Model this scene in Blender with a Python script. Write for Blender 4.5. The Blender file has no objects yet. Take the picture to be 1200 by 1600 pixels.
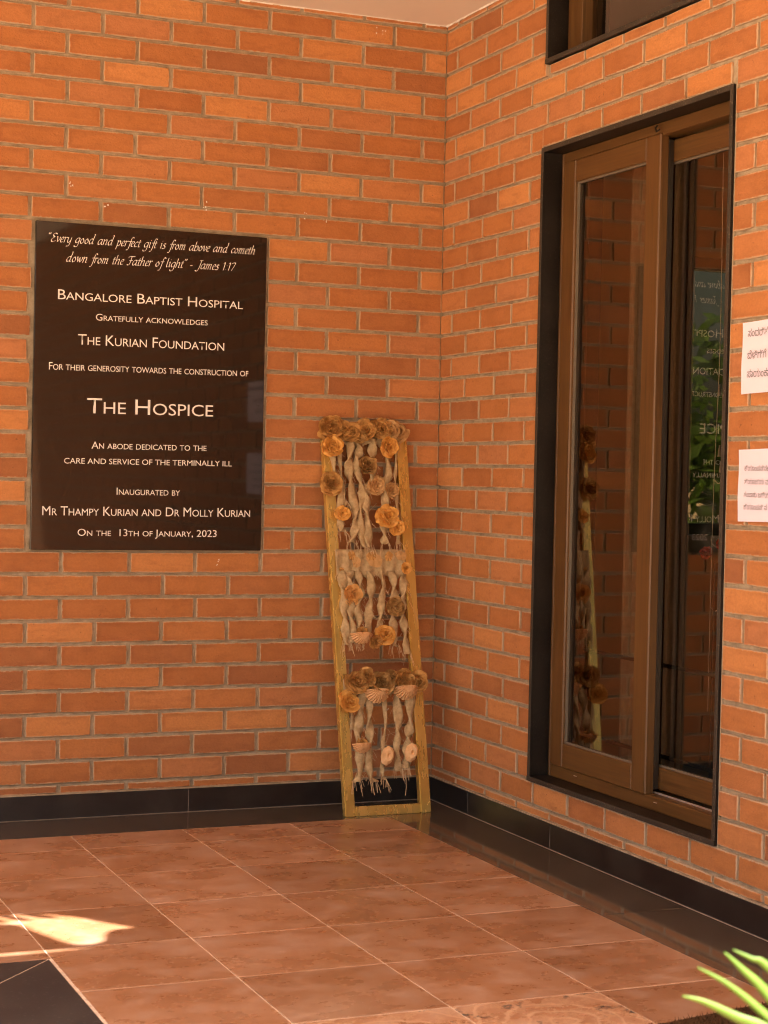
import bpy, bmesh, math, random
from mathutils import Vector, Matrix, Quaternion
random.seed(7)
R = math.radians
sc = bpy.context.scene
COL = sc.collection

# ------------------------------------------------------------------ camera
cam = bpy.data.cameras.new('camera'); camo = bpy.data.objects.new('camera', cam); COL.objects.link(camo)
yaw, pitch, roll = 0.40113, -0.02011, 0.02168
fwd = Vector((math.sin(yaw)*math.cos(pitch), math.cos(yaw)*math.cos(pitch), math.sin(pitch)))
rt = Vector((math.cos(yaw), -math.sin(yaw), 0)); up = rt.cross(fwd)
r2 = rt*math.cos(roll)+up*math.sin(roll); u2 = -rt*math.sin(roll)+up*math.cos(roll)
M = Matrix((r2, u2, -fwd)).transposed().to_4x4(); M.translation = Vector((-2.957, -6.436, 1.269))
camo.matrix_world = M
cam.sensor_fit = 'VERTICAL'; cam.sensor_height = 36; cam.sensor_width = 27; cam.lens = 2806.86/1600*36
cam.clip_start = .05; cam.clip_end = 2000
cam.dof.use_dof = True; cam.dof.focus_distance = 6.15; cam.dof.aperture_fstop = 6.3
sc.camera = camo

# ------------------------------------------------------------------ world, sun, exposure
EL = R(62); HX, HY = .6, .8                       # the sun's light travels towards +x +y
w = bpy.data.worlds.new('World'); sc.world = w; w.use_nodes = True
nt = w.node_tree; bg = nt.nodes['Background']
sky = nt.nodes.new('ShaderNodeTexSky'); sky.sky_type = 'NISHITA'; sky.sun_disc = False
sky.sun_elevation = EL; sky.sun_rotation = math.atan2(-HX, -HY); sky.dust_density = 6.0; sky.air_density = 1.0
nt.links.new(sky.outputs[0], bg.inputs[0]); bg.inputs[1].default_value = .075
sl = bpy.data.lights.new('sun', 'SUN'); sl.energy = 5.0; sl.angle = R(.5); sl.color = (1, .93, .82)
so = bpy.data.objects.new('sun', sl); COL.objects.link(so)
sd = Vector((HX*math.cos(EL), HY*math.cos(EL), -math.sin(EL)))
so.rotation_euler = sd.to_track_quat('-Z', 'Y').to_euler(); so.location = (-8, -10, 14)
sc.view_settings.view_transform = 'Standard'; sc.view_settings.look = 'None'
sc.view_settings.gamma = 1; sc.view_settings.use_curve_mapping = False
sc.cycles.filter_width = 1.05
sc.view_settings.exposure = 2.49

# ------------------------------------------------------------------ helpers
def put(o, parent=None, **props):
    COL.objects.link(o)
    if parent: o.parent = parent
    for k, v in props.items(): o[k] = v
    return o
def mesh(name, verts, faces, mat=None, smooth=False):
    me = bpy.data.meshes.new(name); me.from_pydata([tuple(v) for v in verts], [], faces)
    if mat: me.materials.append(mat)
    if smooth: me.polygons.foreach_set('use_smooth', [True]*len(me.polygons))
    me.update(); return me
def obj(name, me, parent=None, loc=(0, 0, 0), rotz=0, **props):
    o = bpy.data.objects.new(name, me); o.location = loc; o.rotation_euler = (0, 0, rotz)
    return put(o, parent, **props)
def empty(name, loc, rotz=0, **props):
    o = bpy.data.objects.new(name, None); o.location = loc; o.rotation_euler = (0, 0, rotz); o.empty_display_size = .1
    return put(o, None, **props)
def boxv(a, b):
    (x0, y0, z0), (x1, y1, z1) = a, b
    v = [(x0,y0,z0),(x1,y0,z0),(x1,y1,z0),(x0,y1,z0),(x0,y0,z1),(x1,y0,z1),(x1,y1,z1),(x0,y1,z1)]
    f = [(0,3,2,1),(4,5,6,7),(0,1,5,4),(1,2,6,5),(2,3,7,6),(3,0,4,7)]
    return v, f
class MB:
    def __init__(s): s.v = []; s.f = []
    def add(s, v, f):
        n = len(s.v); s.v += [tuple(x) for x in v]; s.f += [tuple(i+n for i in q) for q in f]
    def box(s, a, b):
        a2 = [min(p, q) for p, q in zip(a, b)]; b2 = [max(p, q) for p, q in zip(a, b)]
        s.add(*boxv(a2, b2)); return s
    def mesh(s, name, mat, smooth=False): return mesh(name, s.v, s.f, mat, smooth)
def bevelled(name, a, b, mat, off=.0015, seg=1):
    bm = bmesh.new(); v, f = boxv([min(p, q) for p, q in zip(a, b)], [max(p, q) for p, q in zip(a, b)])
    vs = [bm.verts.new(x) for x in v]
    for q in f: bm.faces.new([vs[i] for i in q])
    bmesh.ops.bevel(bm, geom=bm.edges[:], offset=off, segments=seg, affect='EDGES')
    me = bpy.data.meshes.new(name); bm.to_mesh(me); bm.free(); me.materials.append(mat); return me
def tube(mb, pts, r, n=5, r1=None):
    pts = [Vector(p) for p in pts]; m = len(pts); base = len(mb.v); side = None
    for i, p in enumerate(pts):
        t = (pts[min(i+1, m-1)]-pts[max(i-1, 0)]).normalized()
        if side is None: side = t.cross(Vector((.3, .9, .2))).normalized()
        side = (side-t*side.dot(t)).normalized(); bi = t.cross(side)
        rr = r if r1 is None else r+(r1-r)*i/(m-1)
        for k in range(n):
            a = 2*math.pi*k/n; mb.v.append(tuple(p+side*math.cos(a)*rr+bi*math.sin(a)*rr))
    for i in range(m-1):
        for k in range(n):
            a = base+i*n+k; b = base+i*n+(k+1) % n; mb.f.append((a, b, b+n, a+n))
    mb.f.append(tuple(base+k for k in range(n))[::-1]); mb.f.append(tuple(base+(m-1)*n+k for k in range(n)))
def crom(pts, n=6):
    P = [Vector(p) for p in pts]; out = []
    if len(P) < 3: return P
    for i in range(len(P)-1):
        p0 = P[max(i-1, 0)]; p1 = P[i]; p2 = P[i+1]; p3 = P[min(i+2, len(P)-1)]
        for k in range(n):
            t = k/n
            out.append(.5*((2*p1)+(p2-p0)*t+(2*p0-5*p1+4*p2-p3)*t*t+(3*p1-p0-3*p2+p3)*t**3))
    out.append(P[-1]); return out

# ------------------------------------------------------------------ materials
class N:
    def __init__(s, name):
        s.m = bpy.data.materials.new(name); s.m.use_nodes = True; s.t = s.m.node_tree
        s.b = s.t.nodes['Principled BSDF']; s.out = s.t.nodes['Material Output']
    def n(s, kind, **kw):
        nd = s.t.nodes.new('ShaderNode'+kind)
        for k, v in kw.items():
            if k.startswith('i_'):
                nd.inputs[k[2:].replace('_', ' ')].default_value = v
            else: setattr(nd, k, v)
        return nd
    def l(s, a, b): s.t.links.new(a, b)
    def math(s, op, a, b=None, c=None, clamp=False):
        nd = s.n('Math', operation=op, use_clamp=clamp)
        for i, x in enumerate((a, b, c)):
            if x is None: continue
            if isinstance(x, (int, float)): nd.inputs[i].default_value = x
            else: s.l(x, nd.inputs[i])
        return nd.outputs[0]
    def mix(s, f, a, b, mode='MIX'):
        nd = s.n('Mix', data_type='RGBA', blend_type=mode)
        for i, x in ((0, f), (6, a), (7, b)):
            if isinstance(x, (int, float)): nd.inputs[i].default_value = x
            elif isinstance(x, tuple): nd.inputs[i].default_value = (*x, 1) if len(x) == 3 else x
            else: s.l(x, nd.inputs[i])
        return nd.outputs[2]
    def noise(s, vec, scale, detail=4, rough=.55, dim='3D', wv=None):
        nd = s.n('TexNoise', noise_dimensions=dim); nd.inputs['Scale'].default_value = scale
        nd.inputs['Detail'].default_value = detail; nd.inputs['Roughness'].default_value = rough
        if vec is not None: s.l(vec, nd.inputs['Vector'])
        if wv is not None: s.l(wv, nd.inputs['W'])
        return nd.outputs[0]
    def ramp(s, fac, stops):
        nd = s.n('ValToRGB'); cr = nd.color_ramp
        while len(cr.elements) < len(stops): cr.elements.new(.5)
        for e, (p, c) in zip(cr.elements, stops):
            e.position = p; e.color = (*c, 1) if isinstance(c, tuple) else (c, c, c, 1)
        s.l(fac, nd.inputs[0]); return nd.outputs[0]
    def range(s, v, a, b, c=0., d=1.):
        nd = s.n('MapRange'); s.l(v, nd.inputs[0])
        for i, x in enumerate((a, b, c, d)): nd.inputs[i+1].default_value = x
        return nd.outputs[0]
    def bump(s, h, strength, dist=.002):
        nd = s.n('Bump'); nd.inputs['Strength'].default_value = strength; nd.inputs['Distance'].default_value = dist
        s.l(h, nd.inputs['Height']); s.l(nd.outputs[0], s.b.inputs['Normal'])
    def set(s, col=None, rough=None, spec=None, metal=None, coat=None):
        B = s.b.inputs
        for k, v in (('Base Color', col), ('Roughness', rough), ('Specular IOR Level', spec), ('Metallic', metal), ('Coat Weight', coat)):
            if v is None: continue
            if isinstance(v, (int, float)): B[k].default_value = v
            elif isinstance(v, tuple): B[k].default_value = (*v, 1)
            else: s.l(v, B[k])
        return s.m
def coord(m, which='Object', scale=None):
    tc = m.n('TexCoord'); o = tc.outputs[which]
    if scale:
        mp = m.n('Mapping'); mp.inputs['Scale'].default_value = scale; m.l(o, mp.inputs['Vector']); o = mp.outputs[0]
    return o

def brick_mat():
    m = N('fired_brick'); oi = m.n('ObjectInfo'); rnd = oi.outputs['Random']; wv = m.math('MULTIPLY', rnd, 91.7)
    at = m.n('Attribute', attribute_name='tone'); 
    pos = coord(m, 'Object')
    base = m.ramp(rnd, [(0, (.285, .102, .040)), (.10, (.37, .135, .044)), (.26, (.46, .170, .048)), (.42, (.38, .130, .037)),
                        (.60, (.50, .190, .054)), (.78, (.47, .190, .080)), (.92, (.56, .225, .068)), (1, (.62, .27, .09))])
    big = m.noise(pos, 9, 3, .5, '4D', wv)
    col = m.mix(m.range(big, .35, .7, 0, .55), base, m.mix(.5, base, (.62, .25, .10)))
    big2 = m.noise(coord(m, 'Object', (1, 1, 2.6)), 14, 4, .6, '4D', m.math('ADD', wv, 13.))
    col = m.mix(m.range(big2, .50, .72, 0, .6), col, m.mix(.55, col, (.20, .06, .025)))
    # rim distance from two uv layers that carry metres to the edges
    u1 = m.n('UVMap', uv_map='edge_a'); u2 = m.n('UVMap', uv_map='edge_b')
    s1 = m.n('SeparateXYZ'); s2 = m.n('SeparateXYZ'); m.l(u1.outputs[0], s1.inputs[0]); m.l(u2.outputs[0], s2.inputs[0])
    d = m.math('MINIMUM', m.math('MINIMUM', s1.outputs[0], s1.outputs[1]), m.math('MINIMUM', s2.outputs[0], s2.outputs[1]))
    wob = m.noise(pos, 45, 3, .6, '4D', wv)
    d2 = m.math('ADD', d, m.math('MULTIPLY', m.math('SUBTRACT', wob, .5), .012))
    rim = m.range(d2, .0012, .0048, 1, 0)
    band = m.math('MULTIPLY', m.range(d2, .004, .009), m.range(d2, .009, .021, 1, 0))
    band = m.math('MULTIPLY', band, m.range(m.noise(pos, 7, 2, .5, '4D', m.math('ADD', wv, 5.)), .38, .68))
    col = m.mix(m.math('MULTIPLY', band, .5), col, m.mix(.75, col, (.17, .05, .02)))
    col = m.mix(m.math('MULTIPLY', rim, .7), col, (.64, .43, .27))
    # a few small pale mortar smears
    sm = m.noise(pos, 60, 5, .7, '4D', m.math('ADD', wv, 31.))
    col = m.mix(m.math('MULTIPLY', m.range(sm, .70, .76), .5), col, (.66, .50, .36))
    mid = m.noise(pos, 120, 4, .75, '4D', wv); pit = m.noise(pos, 75, 2, .5, '4D', m.math('ADD', wv, 44.))
    col = m.mix(m.range(mid, .36, .66, .38, 0), col, m.mix(.62, col, (.16, .05, .02)))
    col = m.mix(m.math('MULTIPLY', m.range(pit, .70, .74), .6), col, (.12, .045, .02))
    rag = m.math('ADD', d, m.math('MULTIPLY', m.math('SUBTRACT', m.noise(pos, 85, 4, .7, '4D', wv), .56), .020))
    col = m.mix(m.range(rag, .0010, .0024, .85, 0), col, (.47, .35, .235))
    fine = m.noise(pos, 420, 4, .7)
    col = m.mix(m.range(fine, .3, .75, .0, .28), col, m.mix(.6, col, (.75, .36, .17)))
    m.set(col, m.range(fine, .3, .7, .72, .9), .3)
    h = m.math('ADD', m.math('MULTIPLY', mid, .9), m.math('ADD', m.math('MULTIPLY', wob, .8), m.math('MULTIPLY', big2, 1.2)))
    m.bump(h, .75, .0026); return m.m
BRICK = brick_mat()
def mortar_mat():
    m = N('mortar'); p = coord(m); a = m.noise(p, 26, 5, .6); b = m.noise(p, 260, 4, .7); c = m.noise(p, 3, 2)
    col = m.ramp(a, [(.25, (.22, .165, .11)), (.5, (.38, .295, .20)), (.75, (.54, .43, .305))])
    col = m.mix(m.range(b, .4, .7, 0, .3), col, (.60, .50, .38))
    col = m.mix(m.range(c, .4, .7, 0, .3), col, (.30, .20, .12))
    m.set(col, .95, .2); m.bump(m.math('ADD', a, m.math('MULTIPLY', b, .4)), .8, .004); return m.m
MORTAR = mortar_mat()
def granite(name, dark, light, rough, spec=.5, scale=900, dust=0., drough=.1):
    m = N(name); p = coord(m); oi = m.n('ObjectInfo')
    v = m.n('TexVoronoi'); v.inputs['Scale'].default_value = scale*.6; m.l(p, v.inputs['Vector'])
    a = m.noise(p, scale, 2, .6); c = m.noise(p, 7, 4, .6, '4D', m.math('MULTIPLY', oi.outputs['Random'], 40.))
    col = m.mix(m.range(a, .55, .72), dark, light)
    sp = m.n('SeparateColor'); m.l(v.outputs['Color'], sp.inputs[0])
    col = m.mix(m.range(sp.outputs[0], .95, .98, 0, .5), col, tuple(min(1, x*2) for x in light))
    if dust: col = m.mix(m.range(c, .4, .8, 0, dust), col, (.26, .21, .17))
    m.set(col, m.range(c, .3, .8, rough, rough+drough), spec); m.bump(c, .03, .002); return m.m
G_SKIRT = granite('black_granite_skirting', (.008, .006, .0065), (.026, .021, .022), .30, .5, 900, .10)
G_FLOOR = granite('black_granite_floor', (.070, .052, .038), (.095, .073, .055), .035, .6, 900, .10)
G_JAMB = granite('black_granite_jamb', (.007, .0045, .0035), (.030, .022, .016), .42, .28, 700, .05)
G_EDGE = granite('sawn_granite_edge', (.036, .026, .018), (.085, .066, .048), .6, .3, 420, .12)
G_PLAQUE = granite('polished_black_granite', (.010, .007, .006), (.018, .013, .010), .03, .5, 1100, 0, .01)
def sandstone(name, tone=0., pattern=False):
    m = N(name); oi = m.n('ObjectInfo'); wv = m.math('MULTIPLY', oi.outputs['Random'], 57.3)
    p = coord(m, 'Object', (1, 1.35, 1)); p1 = coord(m)
    a = m.noise(p, 2.4, 8, .66, '4D', wv); b = m.noise(p, 6.5, 8, .60, '4D', wv); f = m.noise(p1, 260, 3, .6)
    col = m.ramp(a, [(.30, (0.275, 0.132, 0.068)), (.44, (0.338, 0.158, 0.079)), (.57, (0.382, 0.197, 0.111)), (.72, (0.452, 0.268, 0.172))])
    col = m.mix(m.range(b, .50, .74, 0, .6), col, (0.503, 0.365, 0.290))
    col = m.mix(m.range(b, .30, .55, .32, 0), col, (0.211, 0.091, 0.042))
    spot = m.noise(p1, 38, 5, .75, '4D', m.math('ADD', wv, 9.))
    col = m.mix(m.math('MULTIPLY', m.range(spot, .58, .70), .45), col, (.60, .38, .27))
    br = m.range(oi.outputs['Random'], 0, 1, .86, 1.18); mu = m.n('VectorMath', operation='SCALE'); m.l(col, mu.inputs[0]); m.l(br, mu.inputs['Scale']); col = mu.outputs[0]
    if pattern:
        wa = m.n('TexWave', wave_type='RINGS', rings_direction='SPHERICAL'); wa.inputs['Scale'].default_value = 5.2
        wa.inputs['Distortion'].default_value = 6; wa.inputs['Detail'].default_value = 3; wa.inputs['Detail Scale'].default_value = 1.6
        m.l(p1, wa.inputs['Vector'])
        col = m.mix(m.range(wa.outputs[1], .90, .97, 0, .6), col, (.66, .43, .27))
        q = m.noise(p1, 22, 5, .75, '4D', m.math('ADD', wv, 3.)); r = m.noise(p1, 6, 2, .5, '4D', m.math('ADD', wv, 7.))
        col = m.mix(m.math('MULTIPLY', m.range(q, .55, .60), m.range(r, .48, .55)), col, (.055, .05, .045))
        col = m.mix(m.math('MULTIPLY', m.range(q, .49, .52), m.range(q, .55, .52)), col, (.55, .34, .2))
    m.set(col, m.range(b, .3, .75, .22, .38), .42)
    m.bump(m.math('ADD', b, m.math('MULTIPLY', f, .15)), .05, .003); return m.m
TILE = sandstone('red_sandstone'); TILEP = sandstone('figured_sandstone', pattern=True)
def plain(name, col, rough=.6, spec=.4, metal=0, var=.12, scale=40, bump=.2, dist=.001, fine=0, strv=(1, 1, 1)):
    m = N(name); p = coord(m, 'Object', strv); a = m.noise(p, scale, 5, .65)
    c = m.mix(m.range(a, .3, .7), tuple(x*(1-var) for x in col), tuple(min(1, x*(1+var)) for x in col))
    m.set(c, m.range(a, .3, .7, max(0, rough-.06), min(1, rough+.06)), spec, metal); m.bump(a, bump, dist); return m.m
GROUT = plain('cream_grout', (.70, .55, .42), .9, .2, 0, .25, 30)
SEAL = plain('pale_joint_line', (.24, .20, .165), .8, .2, 0, .2, 60)
CEIL = plain('painted_ceiling', (.80, .71, .62), .9, .2, 0, .02, 3, .1)
CEILEDGE = plain('rough_white_plaster', (.86, .80, .72), .9, .2, 0, .05, 90, .6, .002)
def wood_mat():
    m = N('brown_wood'); oi = m.n('ObjectInfo'); wv = m.math('MULTIPLY', oi.outputs['Random'], 33.)
    p = coord(m, 'UV'); a = m.noise(p, 3.2, 6, .6, '4D', wv)
    mp = m.n('Mapping'); mp.inputs['Scale'].default_value = (2.2, 90, 1); m.l(p, mp.inputs['Vector']); g = m.noise(mp.outputs[0], 1.5, 5, .6, '4D', wv)
    col = m.ramp(g, [(.3, (.064, .028, .008)), (.5, (.108, .050, .014)), (.72, (.145, .070, .020))])
    col = m.mix(m.range(a, .45, .7, 0, .35), col, (.15, .06, .02))
    m.set(col, m.range(g, .3, .7, .34, .46), .45); m.bump(g, .12, .001); return m.m
WOOD = wood_mat()
DARKALU = plain('dark_bronze_channel', (.030, .021, .015), .35, .5, .2, .1, 60)
TRACK = plain('bare_aluminium_track', (.80, .74, .68), .35, .5, .8, .05, 60)
SEALG = plain('grey_gasket', (.16, .125, .09), .5, .4, 0, .1, 60)
def glass_mat():
    m = N('window_glass'); t = m.n('BsdfTransparent'); t.inputs[0].default_value = (.72, .62, .50, 1)
    g = m.n('BsdfGlossy'); g.inputs['Roughness'].default_value = .012; g.inputs[0].default_value = (.95, .90, .84, 1)
    fr = m.n('Fresnel'); fr.inputs[0].default_value = 1.62
    lw = m.math('MULTIPLY', fr.outputs[0], 1.75, clamp=True)
    mx = m.n('MixShader'); m.l(lw, mx.inputs[0]); m.l(t.outputs[0], mx.inputs[1]); m.l(g.outputs[0], mx.inputs[2])
    p = coord(m); a = m.noise(p, 2.2, 2); bp = m.n('Bump'); bp.inputs['Strength'].default_value = .02; bp.inputs['Distance'].default_value = .01
    m.l(a, bp.inputs['Height']); m.l(bp.outputs[0], g.inputs['Normal'])
    m.l(mx.outputs[0], m.out.inputs['Surface']); return m.m
GLASS = glass_mat()
def gold_mat():
    m = N('gold_paint'); p = coord(m, 'Object', (1, 1, .25)); a = m.noise(p, 22, 5, .65); b = m.noise(coord(m), 130, 3, .6)
    col = m.ramp(a, [(.2, (.62, .39, .10)), (.5, (.72, .47, .135)), (.8, (.80, .55, .18))])
    col = m.mix(m.range(b, .66, .80, 0, .12), col, (.40, .22, .07))
    m.set(col, m.range(a, .3, .7, .18, .36), .5, .6); m.bump(b, .15, .001); return m.m
GOLD = gold_mat()
def paper_mat(name, c0, c1, c2):
    m = N(name); oi = m.n('ObjectInfo'); p = coord(m); a = m.noise(p, 38, 4, .6, '4D', m.math('MULTIPLY', oi.outputs['Random'], 20.)); b = m.noise(p, 500, 2)
    col = m.ramp(a, [(.3, c0), (.5, c1), (.7, c2)])
    m.set(col, .7, .25); m.bump(m.math('ADD', a, m.math('MULTIPLY', b, .2)), .3, .002)
    tr = m.n('BsdfTranslucent'); m.l(col, tr.inputs[0]); mx = m.n('MixShader'); mx.inputs[0].default_value = .12
    m.l(m.b.outputs[0], mx.inputs[1]); m.l(tr.outputs[0], mx.inputs[2]); m.l(mx.outputs[0], m.out.inputs['Surface']); return m.m
PAP = {'o': paper_mat('orange_paper', (.74, .36, .075), (.86, .46, .12), (.92, .56, .19)),
       'y': paper_mat('pale_orange_paper', (.78, .40, .12), (.86, .49, .17), (.90, .55, .22)),
       'b': paper_mat('brown_paper', (.38, .185, .058), (.58, .30, .092), (.80, .47, .165)),
       'd': paper_mat('dark_brown_paper', (.25, .125, .040), (.42, .225, .075), (.64, .38, .15)),
       't': paper_mat('tan_paper', (.52, .29, .11), (.64, .37, .155), (.72, .45, .21)),
       'P': paper_mat('peach_paper', (.72, .40, .185), (.84, .50, .245), (.90, .58, .32))}
def jute_mat():
    m = N('jute_cloth'); p = coord(m); a = m.noise(p, 60, 4, .6)
    wv = m.n('TexWave', wave_type='BANDS', bands_direction='X'); wv.inputs['Scale'].default_value = 190; m.l(p, wv.inputs['Vector'])
    w2 = m.n('TexWave', wave_type='BANDS', bands_direction='Z'); w2.inputs['Scale'].default_value = 190; m.l(p, w2.inputs['Vector'])
    h = m.math('ADD', wv.outputs[1], w2.outputs[1])
    col = m.ramp(a, [(.25, (.42, .28, .14)), (.5, (.60, .42, .225)), (.75, (.74, .54, .31))])
    col = m.mix(m.range(h, .3, 1.4, .25, 0), col, (.22, .14, .08))
    m.set(col, .95, .15); m.bump(h, .5, .0012); return m.m
JUTE = jute_mat()
THREAD = plain('jute_thread', (.66, .47, .28), .9, .2)
WHITE = plain('white_letter_paint', (.86, .82, .78), .5, .4, 0, .02)
NOTICE = plain('notice_paper', (.87, .765, .90), .65, .3, 0, .012, 5, .05)
INK = plain('grey_ink', (.22, .21, .25), .7)

# ------------------------------------------------------------------ walls
C = .085; Z0 = .1233; CEILZ = 3.036; SKZ = .088
bcache = {}
def brick_mesh(wd, ht, var):
    key = (round(wd, 3), round(ht, 3), var)
    if key in bcache: return bcache[key]
    rg = random.Random(hash(key) & 0xffff); hw, hh = wd/2, ht/2
    nx = max(1, round(wd/.06)); out = []
    for i in range(nx): out.append((-hw+wd*i/nx, -hh))
    out += [(hw, -hh), (hw, 0)] if ht > .05 else [(hw, -hh)]
    for i in range(nx): out.append((hw-wd*i/nx, hh))
    out += [(-hw, hh), (-hw, 0)] if ht > .05 else [(-hw, hh)]
    j = .0011
    ring = []
    for (x, z) in out:
        c = abs(abs(x)-hw) < 1e-6 and abs(abs(z)-hh) < 1e-6
        x2 = x+rg.uniform(-j, j); z2 = z+rg.uniform(-j, j)
        if c: q = rg.uniform(.0004, .0028); x2 -= math.copysign(q, x); z2 -= math.copysign(q, z)
        ring.append((x2, z2))
    n = len(ring); bev = .0022
    def ins(x, z, b): return (x-math.copysign(min(b, abs(x)), x) if abs(abs(x)-hw) < .004 else x, z-math.copysign(min(b, abs(z)), z) if abs(abs(z)-hh) < .004 else z)
    v = []; 
    for x, z in ring: a = ins(x, z, bev); v.append((a[0], 0, a[1]))
    for x, z in ring: v.append((x, bev*.9, z))
    for x, z in ring: v.append((x, .035, z))
    f = [tuple(range(n))]
    for k in range(n):
        a, b = k, (k+1) % n
        f += [(a, a+n, b+n, b), (a+n, a+2*n, b+2*n, b+n)]
    me = mesh('brick', v, f, BRICK)
    for nm, s in (('edge_a', 1), ('edge_b', -1)):
        uv = me.uv_layers.new(name=nm)
        for lo in me.loops:
            co = me.vertices[lo.vertex_index].co; uv.data[lo.index].uv = (hw+s*co.x, hh+s*co.z)
    bcache[key] = me; return me
def cut(rect, hole):
    a0, a1, b0, b1 = rect; h0, h1, g0, g1 = hole
    if a1 <= h0 or a0 >= h1 or b1 <= g0 or b0 >= g1: return [rect]
    out = []
    if a0 < h0: out.append((a0, h0, b0, b1))
    if a1 > h1: out.append((h1, a1, b0, b1))
    m0, m1 = max(a0, h0), min(a1, h1)
    if b0 < g0: out.append((m0, m1, b0, g0))
    if b1 > g1: out.append((m0, m1, g1, b1))
    return out
def lay_bricks(root, sign, L, a, length, visible, holes, start, seed):
    rg = random.Random(seed); near = 0
    far = MB(); fuv = []
    for r in range(-1, 35):
        z_lo = Z0+r*C+.0049; z_hi = Z0+(r+1)*C-.0049
        if r == -1: z_lo = SKZ+.003
        z_hi = min(z_hi, CEILZ-.001)
        if z_hi-z_lo < .012: continue
        Lr = L*(1+.004*(r-16)/16) if sign < 0 else L
        js = [a+(n+(.5 if r % 2 else 0))*Lr for n in range(-1, int(length/L)+2)]
        js = [x for x in js if start+.02 < x < length-.03]
        js = [start-.0053]+js+[length+.006]
        wj = [rg.uniform(-.0022, .0022) for _ in js]
        for i in range(len(js)-1):
            s0 = js[i]+wj[i]*(i > 0)+.0053; s1 = js[i+1]+wj[i+1]*(i < len(js)-2)-.0053
            rects = [(s0, s1, z_lo, z_hi)]
            for h in holes: rects = [q for x in rects for q in cut(x, h)]
            for (p0, p1, q0, q1) in rects:
                if p1-p0 < .022 or q1-q0 < .01: continue
                w_, h_ = round(p1-p0, 3), round(q1-q0, 3)
                cx, cz = (p0+p1)/2*sign, (q0+q1)/2+rg.uniform(-.0007, .0007)
                cy = rg.uniform(-.0014, .0014); me = brick_mesh(w_, h_, rg.randrange(5))
                if p0 < visible and near < 300:
                    o = obj('brick', me, root, (cx, cy, cz)); near += 1
                    o.rotation_euler = (rg.uniform(-.006, .006), rg.uniform(-.0035, .0035), rg.uniform(-.004, .004))
                else:
                    far.add([(v.co.x+cx, v.co.y+cy, v.co.z+cz) for v in me.vertices], [tuple(p.vertices) for p in me.polygons])
                    fuv += [(u1.uv[:], u2.uv[:]) for u1, u2 in zip(me.uv_layers['edge_a'].data, me.uv_layers['edge_b'].data)]
    if far.v:
        me = far.mesh('brick', BRICK)
        ua = me.uv_layers.new(name='edge_a'); ub = me.uv_layers.new(name='edge_b')
        for i, (x, y) in enumerate(fuv): ua.data[i].uv = x; ub.data[i].uv = y
        obj('brick', me, root, kind='stuff')
    return near

WL = empty('brick_wall', (0, 0, 0), label='orange brick wall facing the camera, carrying the black dedication plaque', category='wall')
obj('mortar', MB().box((-4.5, 0.010, 0), (.24, .24, CEILZ)).mesh('mortar', MORTAR), WL)
PL = (.7225, 1.6185, .972, 2.1605)
nl = lay_bricks(WL, -1, .254, .0986, 4.5, 1.86, [PL], .001, 3)
WR = empty('brick_wall', (0, 0, 0), R(-90), label='brick wall on the right, meeting the other in the corner and holding both windows', category='wall')
WIN = (.822, 2.008, .205, 2.430); WUP = (.835, 2.010, 2.716, 3.2)
mb = MB()                                              # local +x runs along the wall away from the corner
T = .24
mb.box((-.006, .010, 0), (WIN[0], T, CEILZ)); mb.box((WIN[1], .010, 0), (8.0, T, CEILZ))
mb.box((WIN[0], .010, 0), (WIN[1], T, WIN[2])); mb.box((WIN[0], .010, WIN[3]), (WIN[1], T, WUP[2]))
obj('mortar', mb.mesh('mortar', MORTAR), WR)
nr = lay_bricks(WR, 1, .252, .0986, 8.0, 2.42, [(WIN[0]-.003, WIN[1]+.003, WIN[2]-.0005, WIN[3]+.003), (WUP[0]-.002, WUP[1]+.004, WUP[2]-.002, WUP[3])], -.004, 5)
fl = MB()
for a_, b_ in (((WIN[0]-.004, .0025, WIN[2]-.004), (WIN[0]+.0018, .012, WIN[3]+.004)), ((WIN[1]-.0018, .0025, WIN[2]-.004), (WIN[1]+.004, .012, WIN[3]+.004)), ((WIN[0]+.0018, .0025, WIN[3]-.0018), (WIN[1]-.0018, .012, WIN[3]+.004)), ((WIN[0]+.0018, .0025, WIN[2]-.004), (WIN[1]-.0018, .012, WIN[2]+.0018))): fl.box(a_, b_)
obj('mortar_fillet', fl.mesh('mortar_fillet', MORTAR), WR)
print('bricks', nl, nr)
sp_ = MB(); rgs = random.Random(17)
for (x, z) in ((-1.481, 2.293), (-.977, 2.249), (-.972, 2.262), (-.58, 2.25), (-.50, 2.24), (-1.35, 2.23), (-.30, 2.985), (-.27, 2.98), (-.9, .93), (-.2, .36), (-.95, 1.0)):
    for q in range(rgs.choice((2, 3, 4))):
        cx_, cz_, r_ = x+rgs.uniform(-.008, .008), z+rgs.uniform(-.012, .012), rgs.uniform(.0012, .0032)
        sp_.add([(cx_-r_, -.003, cz_-r_*.4), (cx_+r_, -.003, cz_-r_), (cx_+r_*.7, -.003, cz_+r_*1.6), (cx_-r_*.8, -.003, cz_+r_), (cx_, -.0045, cz_)], [(0, 1, 4), (1, 2, 4), (2, 3, 4), (3, 0, 4)])
obj('plaster_splash', sp_.mesh('plaster_splash', CEILEDGE), WL, kind='stuff')
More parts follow.
